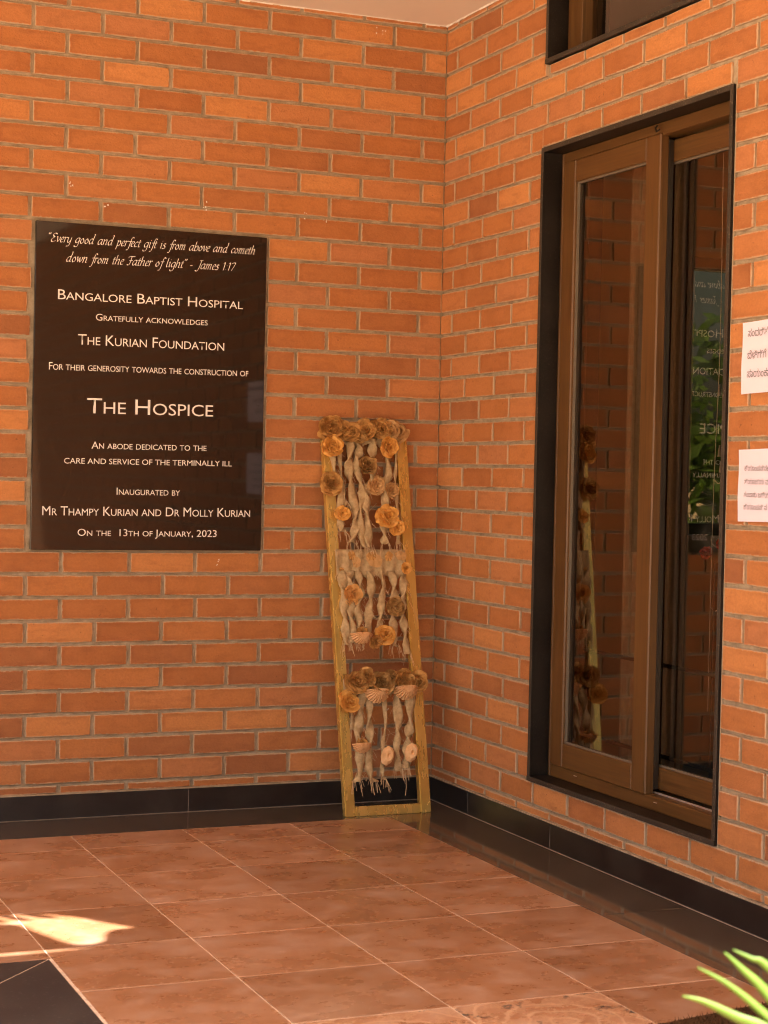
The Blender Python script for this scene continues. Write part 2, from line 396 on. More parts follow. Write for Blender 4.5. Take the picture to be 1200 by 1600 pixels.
# skirting slabs
def skirting(root, sign, joints, end):
    js = [.014 if sign > 0 else .0]+joints+[end]
    for i in range(len(js)-1):
        s0, s1 = js[i]+.0004, js[i+1]-.0004
        me = bevelled('skirting_slab', (sign*s0, -.013, .0015), (sign*s1, .0062, SKZ), G_SKIRT, .0012)
        obj('skirting_slab', me, root)
    mbm = MB().box((sign*(js[0]), -.011, SKZ-.0005), (sign*end, .0062, SKZ+.0035)); obj('mortar_bead', mbm.mesh('mortar_bead', MORTAR), root)
    obj('joint_line', MB().box((sign*js[0], -.0125, 0), (sign*end, -.002, .08)).mesh('joint_line', SEAL), root)
skirting(WL, -1, [.36, 1.0, 1.80, 2.6, 3.4], 4.5)
skirting(WR, 1, [.36, 1.0125, 2.45, 3.3, 4.2, 5.1, 6.0, 6.9], 8.0)

# ------------------------------------------------------------------ ceiling and roof
PX, PY = -1.83, -1.57                                    # a spot on the floor under the added roof opening, seen along the sun
def up_sun(x, y, z): k = z/math.tan(EL); return (x-HX*k, y-HY*k)
hx0, hy0 = up_sun(-2.12, -1.86, 3.25); hx1, hy1 = up_sun(-1.58, -1.28, 3.0)  # opening added in the slab to let the sun patch through
ce = MB(); X0, X1, Y0, Y1, ZT = -6.0, .24, -4.4, .24, 3.186
ce.box((X0, Y0, CEILZ), (hx0, Y1, ZT)); ce.box((hx1, Y0, CEILZ), (X1, Y1, ZT))
ce.box((hx0, Y0, CEILZ), (hx1, hy0, ZT)); ce.box((hx0, hy1, CEILZ), (hx1, Y1, ZT))
ce.box((-1.2, -8.2, CEILZ), (X1, Y0, ZT))  # unseen roof strip added to shade the right wall's extension
obj('ceiling', ce.mesh('ceiling', CEIL), kind='structure')
def strip_edge():
    mb = MB(); rg = random.Random(4)
    for (p, q) in (((-4.4, .001), (-.004, .001)), ((-.004, -4.2), (-.004, .001))):
        p, q = Vector(p), Vector(q); n = int((q-p).length/.03); d = (q-p)/n; nn = Vector((-d.y, d.x)).normalized()
        if (nn.x+nn.y) > 0: nn = -nn
        for i in range(n):
            a = p+d*i; b = p+d*(i+1); wd = rg.uniform(.002, .006); hh = rg.uniform(.002, .006); c = b+nn*wd; e = a+nn*wd
            mb.add([(a.x, a.y, CEILZ+.001), (b.x, b.y, CEILZ+.001), (c.x, c.y, CEILZ+.001), (e.x, e.y, CEILZ+.001),
                    (a.x, a.y, CEILZ-hh), (b.x, b.y, CEILZ-hh), (c.x, c.y, CEILZ-.0005), (e.x, e.y, CEILZ-.0005)],
                   [(0,3,2,1),(4,5,6,7),(0,1,5,4),(1,2,6,5),(2,3,7,6),(3,0,4,7)])
    obj('plaster_edge', mb.mesh('plaster_edge', CEILEDGE), bpy.data.objects['ceiling'])
strip_edge()
# unseen sheet added over the opening, cut out to shape the sun patch
def sheet():
    zs = 3.19
    outer = [(hx0-.1, hy0-.1), (hx1+.1, hy0-.1), (hx1+.1, hy1+.1), (hx0-.1, hy1+.1)]
    hole = [(-2.06,-1.385),(-1.97,-1.37),(-1.894,-1.358),(-1.85,-1.375),(-1.80,-1.40),(-1.76,-1.44),(-1.72,-1.50),(-1.68,-1.55),(-1.635,-1.606),(-1.69,-1.607),(-1.72,-1.63),
            (-1.735,-1.665),(-1.752,-1.72),(-1.78,-1.738),(-1.82,-1.735),(-1.85,-1.70),(-1.875,-1.63),(-1.90,-1.56),(-1.93,-1.475),(-1.98,-1.455),(-2.06,-1.45)]
    slit = [(-2.06,-1.764),(-1.90,-1.768),(-1.79,-1.776),(-1.88,-1.780),(-2.06,-1.783)]
    cu = bpy.data.curves.new('sun_cutout', 'CURVE'); cu.dimensions = '2D'; cu.fill_mode = 'BOTH'; cu.extrude = .0008
    for k, poly in enumerate((outer, hole, slit)):
        sp = cu.splines.new('POLY'); sp.points.add(len(poly)-1); sp.use_cyclic_u = True
        for i, (x, y) in enumerate(poly):
            if k: x, y = up_sun(x, y, zs)
            sp.points[i].co = (x, y, 0, 1)
    t = bpy.data.objects.new('tmp', cu); COL.objects.link(t); dg = bpy.context.evaluated_depsgraph_get()
    me = bpy.data.meshes.new_from_object(t.evaluated_get(dg)); bpy.data.objects.remove(t)
    me.materials.clear(); me.materials.append(plain('mask_tin', (.25, .23, .20), .6, .5, .4, .2, 12))
    obj('sun_mask_sheet', me, loc=(0, 0, zs+.002), label='unseen tin sheet added over the porch roof, cut out to shape the sun patch', category='sun mask')
    fr = MB(); rg = random.Random(2); zf = zs+.03  # unseen frond laid on the sheet to stripe the sun patch
    a = Vector((*up_sun(-2.15, -1.35, zf), zf)); b = Vector((*up_sun(-1.76, -1.36, zf), zf))
    tube(fr, [a, (a+b)/2+Vector((0, 0, .01)), b], .004)
    for i in range(6):
        t_ = i/6; c = a.lerp(b, t_); d = Vector((.07+.02*rg.random(), -.115*(1-.35*t_), -.008)); wv = Vector((.019, .004, 0))
        fr.add([c-wv, c+wv, c+d*.6+wv*1.1, c+d, c+d*.6-wv*1.1], [(0, 1, 2, 3, 4)])
    obj('palm_frond', fr.mesh('palm_frond', plain('dry_palm', (.10, .13, .03), .6)), label='small unseen palm frond added over the sun mask to stripe the sun patch', category='frond')
sheet()

# ------------------------------------------------------------------ floor
FLOOR = obj('floor', MB().box((-6.0, -4.4, -.12), (.2, .2, -.0016)).mesh('floor', GROUT), kind='structure')
TX, TY, BX, BY, Y1T = .4021, .4036, .3104, .3146, .5476
def slab(name, x0, x1, y0, y1, mat, g=.0019):
    cx, cy = (x0+x1)/2, (y0+y1)/2; hw, hh = abs(x1-x0)/2-g, abs(y1-y0)/2-(.0031 if name == 'floor_tile' else g)
    key = (name, round(hw, 3), round(hh, 3), mat.name)
    if key not in bcache: bcache[key] = bevelled(name, (-hw, -hh, -.012), (hw, hh, 0), mat, .0008)
    return obj(name, bcache[key], FLOOR, (cx, cy, random.uniform(-.0002, .0002)), 0)
xs = [-BX-i*TX for i in range(12)]; ys = [-BY, -Y1T]+[-Y1T-j*TY for j in range(1, 10)]+[-4.4]
BLK = (-1.9255, -1.848)                                   # corner of the black granite square at the lower left
for i in range(11):
    for j in range(len(ys)-1):
        x0, x1, y0, y1 = xs[i+1], xs[i], ys[j+1], ys[j]
        if y0 >= y1-.01: continue
        if x1 <= BLK[0]+.03 and y1 <= BLK[1]+.2:
            if y1 > BLK[1]+.02: slab('floor_tile', x0, x1, BLK[1], y1, TILE)
            continue
        mat = TILEP if (j >= 6 and 1 <= i <= 2) or (j == 7 and i == 1) else TILE
        slab('floor_tile', x0, x1, y0, y1, mat)
for j, (a, b) in enumerate(((-.0135, -1.885), (-1.885, -3.1), (-3.1, -4.4))):   # right band
    slab('border_slab', -BX, -.0145, b, a, G_FLOOR, .0009)
xb = [-BX, -2.2, -4.06, -6.0]
for a, b in zip(xb[:-1], xb[1:]): slab('border_slab', b, a, -BY, -.0145, G_FLOOR, .0009)
obj('veranda_floor', MB().box((-1.2, -8.2, -.12), (0, -4.4, -.002)).mesh('veranda_floor', TILE), kind='structure')
# black square with mitred border
def poly_slab(name, pts, mat):
    cx = sum(p[0] for p in pts)/len(pts); cy = sum(p[1] for p in pts)/len(pts)
    v = [(x-cx, y-cy, 0) for x, y in pts]+[(x-cx, y-cy, -.012) for x, y in pts]; n = len(pts)
    f = [tuple(range(n)), tuple(range(2*n-1, n-1, -1))]+[(k, k+n, (k+1) % n+n, (k+1) % n) for k in range(n)]
    obj(name, mesh(name, v, f, mat), FLOOR, (cx, cy, 0))
G_SLATE = granite('dark_slate', (.024, .024, .027), (.044, .043, .046), .45, .4, 300, .12)
bx, by = BLK; wdt = 1.25
m_ = .0016
poly_slab('border_slab', [(bx-m_, by-2*m_-.002), (bx-m_, -4.4), (bx-wdt*.9, -4.4), (bx-wdt*.9, by-wdt)], G_SLATE)
poly_slab('border_slab', [(bx-2*m_-.003, by-m_), (bx-wdt*.9-.003, by-wdt+.003), (-6.0, by-wdt+.003), (-6.0, by-m_)], G_SLATE)

# ------------------------------------------------------------------ garden in front of the porch
def ground_mat():
    m = N('red_earth_paving'); p = coord(m); a = m.noise(p, .8, 6, .6); b = m.noise(p, 20, 5, .7)
    col = m.ramp(a, [(.35, (.42, .30, .185)), (.6, (.54, .41, .28))]); col = m.mix(m.range(b, .4, .7, 0, .3), col, (.36, .22, .12))
    m.set(col, .9, .2); m.bump(b, .5, .01); return m.m
obj('ground', mesh('ground', [(-400, -400, -.15), (400, -400, -.15), (400, 400, -.15), (-400, 400, -.15)], [(0, 1, 2, 3)], ground_mat()), kind='structure')
def leaf_mat(name, c0, c1, tr=.35):
    m = N(name); oi = m.n('ObjectInfo'); a = m.noise(coord(m), 6, 3); col = m.mix(m.range(a, .35, .65), c0, c1)
    m.set(col, .45, .4); t = m.n('BsdfTranslucent'); m.l(m.mix(.5, col, (.25, .45, .05)), t.inputs[0])
    mx = m.n('MixShader'); mx.inputs[0].default_value = tr; m.l(m.b.outputs[0], mx.inputs[1]); m.l(t.outputs[0], mx.inputs[2]); m.l(mx.outputs[0], m.out.inputs['Surface']); return m.m
LEAFG = leaf_mat('garden_leaf', (.05, .10, .018), (.11, .19, .035)); BARK = plain('bark', (.14, .09, .055), .9)
def crown(mb, c, rad, n, size, rg):
    for _ in range(n):
        d = Vector((rg.gauss(0, 1), rg.gauss(0, 1), rg.gauss(0, 1))).normalized()*rg.random()**.4
        p = Vector(c)+Vector((d.x*rad[0], d.y*rad[1], d.z*rad[2])); a = Vector((rg.gauss(0, 1), rg.gauss(0, 1), rg.gauss(0, .6))).normalized()
        b = a.cross(Vector((rg.gauss(0, 1), rg.gauss(0, 1), rg.gauss(0, 1)))).normalized(); s = size*rg.uniform(.6, 1.3)
        mb.add([p-a*s, p-b*s*.4, p+a*s, p+b*s*.4], [(0, 1, 2, 3)])
rg = random.Random(11)
hd = MB()
for i in range(22): crown(hd, (-14+i*1.0, -13.5+rg.uniform(-.2, .2), 1.1), (.9, .6, 1.4), 700, .11, rg)
obj('hedge', hd.mesh('hedge', LEAFG), kind='stuff', label='clipped green hedge along the garden edge', category='hedge')
h2 = MB()
for i in range(12): crown(h2, (-.5+i*.95, 6.2+rg.uniform(-.3, .3), .8), (.9, .7, 1.5 if i % 3 else 1.9), 1900, .11, rg)
obj('hedge', h2.mesh('hedge', LEAFG), kind='stuff', label='green shrubs behind the building, seen through the room', category='hedge')
for i, (x, y, h) in enumerate(((-7.6, -9.6, 5.5), (-9.5, -18, 7), (-3, -19, 6.5), (4.5, -18, 7), (-15, -4, 6))):
    t = empty('garden_tree', (x, y, -.15), label=['broad tree at the left of the garden', 'tall tree behind the hedge on the left', 'round tree behind the middle of the hedge', 'tree behind the right end of the hedge', 'tree beside the porch far to the left'][i], category='tree', group='trees around the garden')
    k = MB(); tube(k, [(0, 0, 0), (.1, .05, h*.3), (0, .1, h*.6)], .16, 8, .07)
    for q in range(5): tube(k, [(0, .08, h*(.35+.05*q)), (math.cos(q*1.3)*.8, math.sin(q*1.3)*.8, h*.7)], .05, 5, .02)
    obj('trunk', k.mesh('trunk', BARK), t); cr = MB()
    for q in range(9): crown(cr, (rg.uniform(-1.3, 1.3), rg.uniform(-1.3, 1.3), h*rg.uniform(.55, .95)), (1, 1, .75), 380, .13, rg)
    obj('crown', cr.mesh('crown', LEAFG), t)

# ------------------------------------------------------------------ windows (local frame of the right wall: x along wall, y into the building)
ROT = R(-90)
def uvmesh(me, along):
    uv = me.uv_layers.new(name='UVMap')
    for lo in me.loops:
        co = me.vertices[lo.vertex_index].co
        uv.data[lo.index].uv = (co.z, co.x+co.y) if along == 'z' else (co.x, co.z+co.y)
    return me
def bar(name, a, b, mat, parent, off=.002, **pr):
    me = bevelled(name, a, b, mat, off)
    uvmesh(me, 'z' if abs(a[2]-b[2]) > abs(a[0]-b[0]) else 'x')
    return obj(name, me, parent, **pr)
def granite_surround(root, x0, x1, z0, z1, depth, top=True):
    t = .017; o = -.008
    # sawn light edge faces the porch, polished faces line the reveal
    def piece(a, b):
        me = bevelled('granite_jamb', a, b, G_JAMB, .0012); me.materials.append(G_EDGE)
        for p in me.polygons:
            if p.normal.y < -.4: p.material_index = 1
        obj('granite_jamb', me, root)
    piece((x0, o, z0+t), (x0+t, depth, z1)); piece((x1-t, o, z0+t), (x1, depth, z1))
    piece((x0, o-.002, z0), (x1, depth, z0+t))
    if top: piece((x0+t, o, z1-t), (x1-t, depth, z1))
def pane(parent, x0, x1, y, z0, z1):
    return obj('pane', mesh('pane', [(x0, y, z0), (x1, y, z0), (x1, y, z1), (x0, y, z1)], [(0, 1, 2, 3)], GLASS), parent)
W1 = empty('window', (0, 0, 0), ROT, label='tall brown framed sliding window with black granite surround beside the two notices', category='window')
granite_surround(W1, .824, 2.006, .207, 2.428, .235)
i0, i1, j0, j1 = .8415, 1.9885, .2245, 2.4105
yo = .066                                             # front plane of the fixed wooden frame
bar('outer_frame', (i0, yo, j0), (i0+.012, yo+.11, j1), WOOD, W1)
bar('outer_frame', (i1-.03, yo, j0), (i1, yo+.11, j1), WOOD, W1)
bar('outer_frame', (i0+.012, yo+.001, j0), (i1-.03, yo+.11, j0+.046), WOOD, W1)
bar('outer_frame', (i0+.012, yo+.001, j1-.042), (i1-.03, yo+.11, j1), WOOD, W1)
bar('track', (1.47, yo+.034, j0+.046), (i1-.031, yo+.038, j0+.052), TRACK, W1, .0008)
def sash(x0, x1, y, z0, z1, st, rt_, rb, depth, label):
    s = bar('sash', (x0, y, z0), (x0+st, y+depth, z1), WOOD, W1, .004, label=label)
    bar('rail', (x0+st, y+.0008, z0), (x1-st, y+depth, z0+rb), WOOD, s, .004)
    bar('rail', (x0+st, y+.0008, z1-rt_), (x1-st, y+depth, z1), WOOD, s, .004)
    bar('stile', (x1-st, y, z0), (x1, y+depth, z1), WOOD, s, .004)
    pane(s, x0+st-.004, x1-st+.004, y+depth*.55, z0+rb-.004, z1-rt_+.004)
    g = MB(); q = .006
    g.box((x0+st, y+depth*.3, z0+rb), (x0+st+q, y+depth*.54, z1-rt_)); g.box((x1-st-q, y+depth*.3, z0+rb), (x1-st, y+depth*.54, z1-rt_))
    g.box((x0+st+q, y+depth*.3, z0+rb), (x1-st-q, y+depth*.54, z0+rb+q)); g.box((x0+st+q, y+depth*.3, z1-rt_-q), (x1-st-q, y+depth*.54, z1-rt_))
    obj('gasket', g.mesh('gasket', SEALG), s)
sash(.864, 1.505, yo-.007, .268, 2.376, .088, .078, .085, .034, 'front sash with a broad pale brown frame')
sash(1.398, 1.948, yo+.046, .282, 2.360, .062, .070, .072, .034, 'rear sash set deeper on the inner track')
bar('meeting_channel', (1.484, yo+.0275, .284), (1.502, yo+.0455, 2.358), DARKALU, W1, .001); bar('brush_seal', (1.4615, yo+.047, .356), (1.476, yo+.056, 2.288), SEALG, W1, .001); bar('brush_seal', (1.4775, yo+.050, .356), (1.481, yo+.058, 2.288), DARKALU, W1, .0005)
hk = MB(); tube(hk, [(1.49, yo-.012, 2.40), (1.492, yo-.02, 2.39), (1.50, yo-.02, 2.378), (1.51, yo-.014, 2.384)], .003, 6)
obj('hook', hk.mesh('hook', DARKALU), W1)
lg = MB()
lg.box((1.03, yo-.0015, .252), (1.048, yo+.001, .254)); lg.box((1.55, yo-.0015, .252), (1.568, yo+.001, .254)); obj('drain_slot', lg.mesh('drain_slot', TRACK), W1)
W2 = empty('window', (0, 0, 0), ROT, label='upper window cut off by the ceiling, above the tall sliding one', category='window')
granite_surround(W2, .837, 2.008, 2.718, CEILZ-.001, .235, False)
bar('outer_frame', (.863, yo, 2.744), (.962, yo+.06, CEILZ-.002), WOOD, W2); bar('outer_frame', (1.93, yo, 2.744), (1.982, yo+.06, CEILZ-.002), WOOD, W2)
bar('outer_frame', (.962, yo+.012, 2.7445), (1.93, yo+.06, 2.752), WOOD, W2, .001)
pane(W2, .955, 1.935, yo+.04, 2.750, CEILZ-.003)
# interior room
def room_mat(): return plain('room_paint', (.62, .52, .38), .9, .2, 0, .05, 4)
RM = room_mat()
rm = MB(); xi0, xi1, yi0, yi1 = .12, 4.2, .24, 3.4
rm.box((xi0-.1, yi1, 0), (xi1, yi1+.1, 3.4)); rm.box((xi0-.1, yi0+.001, 0), (xi0, .80, 3.4)); rm.box((xi0-.1, 1.95, 0), (xi0, yi1, 3.4)); rm.box((xi0-.1, .80, 0), (xi0, 1.95, 1.05)); rm.box((xi0-.1, .80, 2.2), (xi0, 1.95, 3.4)); rm.box((xi1, yi0+.001, 0), (xi1+.1, yi1, 3.4))
rm.box((xi0, yi0+.001, -.05), (xi1, yi1, 0)); rm.box((xi0, yi0+.001, 3.3), (xi1, yi1, 3.4)); rm.box((-.0, -.0, CEILZ+.16), (4.3, yi0, 3.4))
obj('interior_room', rm.mesh('interior_room', RM), rotz=ROT, kind='structure')
sw = empty('window', (.80, -.02, 1.05), label='far window of the room, showing green garden through glass tinted to dim it', category='window')
fm = MB(); fm.box((0, -.06, 0), (.05, -.01, 1.15)); fm.box((1.10, -.06, 0), (1.15, -.01, 1.15)); fm.box((.05, -.06, 0), (1.10, -.01, .05)); fm.box((.05, -.06, 1.10), (1.10, -.01, 1.15)); fm.box((.60, -.055, .05), (.64, -.015, 1.10))
obj('frame', fm.mesh('frame', DARKALU), sw)
tg = N('dimming_glass'); tt_ = tg.n('BsdfTransparent'); tt_.inputs[0].default_value = (.11, .10, .07, 1); gg_ = tg.n('BsdfGlossy'); gg_.inputs['Roughness'].default_value = .03  # dark tint added to dim the garden behind the far window
mx_ = tg.n('MixShader'); mx_.inputs[0].default_value = .05; tg.l(tt_.outputs[0], mx_.inputs[1]); tg.l(gg_.outputs[0], mx_.inputs[2]); tg.l(mx_.outputs[0], tg.out.inputs['Surface'])
obj('pane', mesh('pane', [(.02, -.035, .02), (1.13, -.035, .02), (1.13, -.035, 1.13), (.02, -.035, 1.13)], [(0, 1, 2, 3)], tg.m), sw)
gr = empty('window_grille', (0, 0, 0), ROT, label='dark iron grille of thin bars behind the glass of the tall window', category='grille')
for z in (.36, .66): bar('grille_bar', (i0, .195, z), (i1, .207, z+.012), DARKALU, gr, .001)
for x in (1.66, 1.70): bar('grille_bar', (x, .1945, .235), (x+.009, .2075, 1.02), DARKALU, gr, .001)
cm = plain('sheer_curtain_cloth', (.30, .23, .17), .9, .2)
cv = []; cf = []
for k in range(61):
    x = 1.06+.40*k/60; yy = .222+.010*math.sin(k*.9)
    cv += [(x, yy, .24), (x, yy, 2.40)]
cf = [(2*k, 2*k+2, 2*k+3, 2*k+1) for k in range(60)]
obj('curtain', mesh('curtain', cv, cf, cm, True), rotz=ROT, label='dull brown sheer curtain hanging inside behind the front sash', category='curtain')
# strings and trinkets hanging inside the rear sash
ORN = empty('hanging_ornament', (.2, -1.72, 2.3), label='threads with small red flowers and beads hanging inside the rear sash', category='ornament')
tm = MB(); rg2 = random.Random(8)
for (yy) in (-.02, .07):
    tube(tm, crom([(0, yy, 0), (.01, yy+.008, -.6), (-.01, yy-.006, -1.1), (0, yy+.01, -1.75)], 5), .0012, 4)
for z0 in (-1.02, -1.22, -1.42): tube(tm, crom([(0, .08, z0), (0, .05, z0-.012), (.0, .02, z0+.006), (0, -.02, z0+.02)], 5), .0018, 4)
obj('thread', tm.mesh('thread', plain('white_thread', (.8, .75, .68), .8)), ORN)
def rosette(name, Rr, mat, parent, loc, nrm, rg, layers=5, open_=.9):
    """crumpled paper flower: separate cupped petals in rings, each ring smaller and steeper, round a folded heart"""
    mb = MB(); rings = [(1.0, 6, .16), (.86, 6, .42), (.70, 5, .72), (.52, 5, 1.02), (.34, 4, 1.28)][:max(3, layers-1)] if Rr > .024 else [(1.0, 5, .2), (.7, 5, .7), (.42, 4, 1.15)]
    lift = 0
    for sc_, cnt, tilt in rings:
        a0 = rg.random()*6
        for q in range(cnt):
            a = a0+2*math.pi*q/cnt+rg.uniform(-.22, .22); ln = Rr*sc_*rg.uniform(.78, 1.14); wd = ln*rg.uniform(.62, .86); tl = tilt+rg.uniform(-.14, .20)
            base = len(mb.v); nu, nv = 5, 4; cup = rg.uniform(.16, .34); curl = rg.uniform(-.25, .35)
            for j in range(nv+1):
                t = j/nv
                for i in range(nu+1):
                    x = (i/nu*2-1); rad = ln*t*(1-.16*x*x*t); wx = wd*x*math.sin(math.pi*(.16+.58*t))*.98
                    h = cup*wd*x*x*t + curl*ln*t*t*.35 + rg.uniform(-1, 1)*Rr*.085*t + math.sin(x*5+q*2)*Rr*.05*t
                    r_ = rad*math.cos(tl*min(1, t*1.25)); z = rad*math.sin(tl*min(1, t*1.25))*.95+h+lift
                    mb.v.append((r_*math.cos(a)-wx*math.sin(a), r_*math.sin(a)+wx*math.cos(a), z))
            for j in range(nv):
                for i in range(nu): k = base+j*(nu+1)+i; mb.f.append((k, k+1, k+nu+2, k+nu+1))
        lift += Rr*.085
    for q in range(3):                       # folded strip of paper in the middle
        a = rg.random()*6; base = len(mb.v); n = 7
        for i in range(n):
            t = i/(n-1)*2-1; zz = .42+.16*(i % 2)
            x, y = Rr*.30*t, Rr*(.09*math.sin(i*1.9)+.06*q-.06)
            X, Y = x*math.cos(a)-y*math.sin(a), x*math.sin(a)+y*math.cos(a)
            mb.v += [(X*.7, Y*.7, Rr*.10), (X, Y, Rr*zz)]
        for i in range(n-1): k = base+2*i; mb.f.append((k, k+1, k+3, k+2))
    me = mb.mesh(name, mat, False); me.transform(Vector(nrm).to_track_quat('Z', 'Y').to_matrix().to_4x4())
    return obj(name, me, parent, loc)
RED = paper_mat('red_petals', (.5, .05, .03), (.6, .08, .05), (.7, .14, .08))
for (yy, zz) in ((.085, -1.25), (.0, -1.22)): rosette('red_flower', .022, RED, ORN, (-.015, yy, zz), (-1, -.6, .1), rg2, 4)
for (yy, zz) in ((.05, -.93), (.04, -.98), (.06, -.74)):
    bd = MB(); tube(bd, [(0, yy, zz-.018), (0, yy, zz), (0, yy, zz+.018)], .007, 7, .003); obj('bead', bd.mesh('bead', TRACK), ORN)

# ------------------------------------------------------------------ lettering
def text_mesh(txt, smallcaps=.78, bold=.0):
    cu = bpy.data.curves.new('t', 'FONT'); cu.body = txt; cu.size = 1; cu.offset = bold; cu.resolution_u = 3; cu.small_caps_scale = smallcaps
    cu.space_character = .98
    for i, ch in enumerate(txt):
        if ch.islower(): cu.body_format[i].use_small_caps = True
    t = bpy.data.objects.new('tmp', cu); COL.objects.link(t); dg = bpy.context.evaluated_depsgraph_get()
    me = bpy.data.meshes.new_from_object(t.evaluated_get(dg)); bpy.data.objects.remove(t); return me
def place_text(me, name, x0, x1, z0, z1, cap, mat, parent, y, keep=False, caph=None):
    xs_ = [v.co.x for v in me.vertices]; a, b = min(xs_), max(xs_); top = caph or max(v.co.y for v in me.vertices)
    sx = (x1-x0)/(b-a); sy = cap/top if cap else sx; sl_ = (z1-z0)/(x1-x0)
    for v in me.vertices:
        x = (v.co.x-a)*sx; v.co = (x0+x, y, z0+v.co.y*sy+x*sl_)
    me.materials.clear(); me.materials.append(mat); return obj(name, me, parent)
G = {
 'a': (.80, [[(.62,.93),(.35,1.),(.08,.55),(.12,.1),(.32,.05),(.6,.6)], [(.66,1),(.58,.3),(.66,.03),(.8,.12)]]),
 'b': (.72, [[(.2,1.75),(.14,.8),(.12,.1),(.35,.0),(.62,.4),(.52,.95),(.3,.85),(.14,.5)]]),
 'c': (.56, [[(.55,.85),(.35,1.),(.08,.5),(.2,.03),(.5,.15)]]),
 'd': (.84, [[(.6,.9),(.35,1.),(.08,.5),(.2,.02),(.45,.2),(.62,.7)], [(.62,1.85),(.74,1.78),(.62,.8),(.58,.1),(.78,.12)]]),
 'e': (.56, [[(.12,.5),(.42,.62),(.5,.88),(.3,1.),(.08,.5),(.2,.03),(.5,.15)]]),
 'f': (.46, [[(.78,1.6),(.58,1.8),(.42,1.4),(.28,0),(.15,-.6),(-.08,-.62)], [(.08,.95),(.6,.97)]]),
 'g': (.76, [[(.62,.95),(.35,1.),(.08,.55),(.2,.08),(.5,.3),(.62,.7)], [(.66,1),(.58,.1),(.45,-.55),(.1,-.65),(-.02,-.42)]]),
 'h': (.78, [[(.2,1.75),(.14,.8),(.08,0)], [(.14,.6),(.4,1.),(.58,.85),(.52,.1),(.7,.1)]]),
 'i': (.38, [[(.06,.88),(.18,1.),(.14,.15),(.3,.1)], [(.22,1.38),(.28,1.46)]]),
 'l': (.38, [[(.2,1.75),(.12,.6),(.15,.08),(.32,.1)]]),
 'm': (1.06, [[(.05,.9),(.16,1.),(.1,0)], [(.13,.6),(.36,1),(.48,.85),(.42,0)], [(.46,.6),(.72,1),(.84,.85),(.78,.1),(.95,.1)]]),
 'n': (.78, [[(.05,.9),(.16,1.),(.1,0)], [(.13,.6),(.4,1.),(.58,.85),(.52,.1),(.7,.1)]]),
 'o': (.68, [[(.36,1.),(.08,.5),(.25,.0),(.58,.45),(.36,1.)]]),
 'p': (.72, [[(.05,.9),(.18,1.),(.12,0),(.05,-.65)], [(.14,.5),(.4,1.),(.62,.6),(.4,.02),(.14,.15)]]),
 'r': (.50, [[(.05,.9),(.17,1.),(.1,0)], [(.13,.6),(.33,1.),(.5,.92)]]),
 's': (.54, [[(.48,.88),(.3,1.),(.15,.75),(.43,.35),(.28,.0),(.04,.1)]]),
 't': (.44, [[(.26,1.35),(.15,.3),(.2,.03),(.4,.12)], [(.04,.95),(.44,.98)]]),
 'v': (.62, [[(.03,.88),(.14,1.),(.27,.05)], [(.27,.05),(.56,.65),(.52,1.)]]),
 'w': (.96, [[(.03,.88),(.14,1.),(.25,.05)], [(.25,.05),(.48,.9)], [(.48,.95),(.58,.05)], [(.58,.05),(.88,.65),(.84,1.)]]),
 'y': (.72, [[(.04,.88),(.15,1.),(.12,.3),(.3,.03),(.55,.5)], [(.62,1.),(.55,.1),(.4,-.55),(.05,-.62)]]),
 'E': (.85, [[(.85,1.45),(.55,1.65),(.25,1.3),(.5,.9),(.12,.45),(.3,.02),(.8,.25)], [(.3,.9),(.62,.95)]]),
 'F': (.80, [[(.02,1.35),(.25,1.62),(1.0,1.62)], [(.52,1.58),(.42,.3),(.22,.0),(.02,.1)], [(.25,.85),(.75,.88)]]),
 'J': (.70, [[(.35,1.58),(.85,1.62)], [(.64,1.6),(.5,.3),(.25,-.42),(-.08,-.3)]]),
 '1': (.52, [[(.08,1.22),(.3,1.45),(.24,0)]]), '7': (.62, [[(.06,1.3),(.1,1.42),(.62,1.42),(.2,0)]]),
 ':': (.32, [[(.1,.1),(.15,.16)], [(.14,.85),(.19,.91)]]), '-': (.5, [[(.05,.55),(.4,.55)]]),
 '“': (.5, [[(.15,1.75),(.05,1.55),(.1,1.4)], [(.38,1.75),(.28,1.55),(.33,1.4)]]),
 '”': (.5, [[(.1,1.75),(.17,1.6),(.05,1.4)], [(.33,1.75),(.4,1.6),(.28,1.4)]]), ' ': (.56, [])}
def script_line(txt):
    mb = MB(); x = 0; nib = Vector((.066, .060, 0))
    for ch in txt:
        adv, strokes = G[ch]
        for s in strokes:
            P = [Vector((x+p[0]+.20*p[1], p[1], 0)) for p in s]; P = crom([p[:] for p in P], 5) if len(P) > 2 else P
            for p, q in zip(P[:-1], P[1:]):
                d = (q-p); n = Vector((-d.y, d.x, 0)).normalized()
                o1 = nib if abs(nib.dot(n)) > .030 else n*.030
                if o1.dot(n) < 0: o1 = -o1
                mb.add([p-o1, q-o1, q+o1, p+o1], [(0, 1, 2, 3)])
        x += adv
    return mb.mesh('lettering', WHITE)
px0 = -1.607
PQ = empty('plaque', (px0, 0, 0), label='polished black granite plaque with white engraved dedication lettering on the brick wall', category='plaque')
obj('slab', bevelled('slab', (0, -.0115, .9765), (.8725, .0062, 2.1555), G_PLAQUE, .0015), PQ)
yl = -.0121
l1 = script_line('“Every good and perfect gift is from above and cometh'); place_text(l1, 'lettering', .046, .826, 2.083, 2.089, 0.0195, WHITE, PQ, yl, caph=1.0)
l2 = script_line('down from the Father of light” - James 1:17'); place_text(l2, 'lettering', .111, .752, 2.015, 2.023, .0195, WHITE, PQ, yl, caph=1.0)
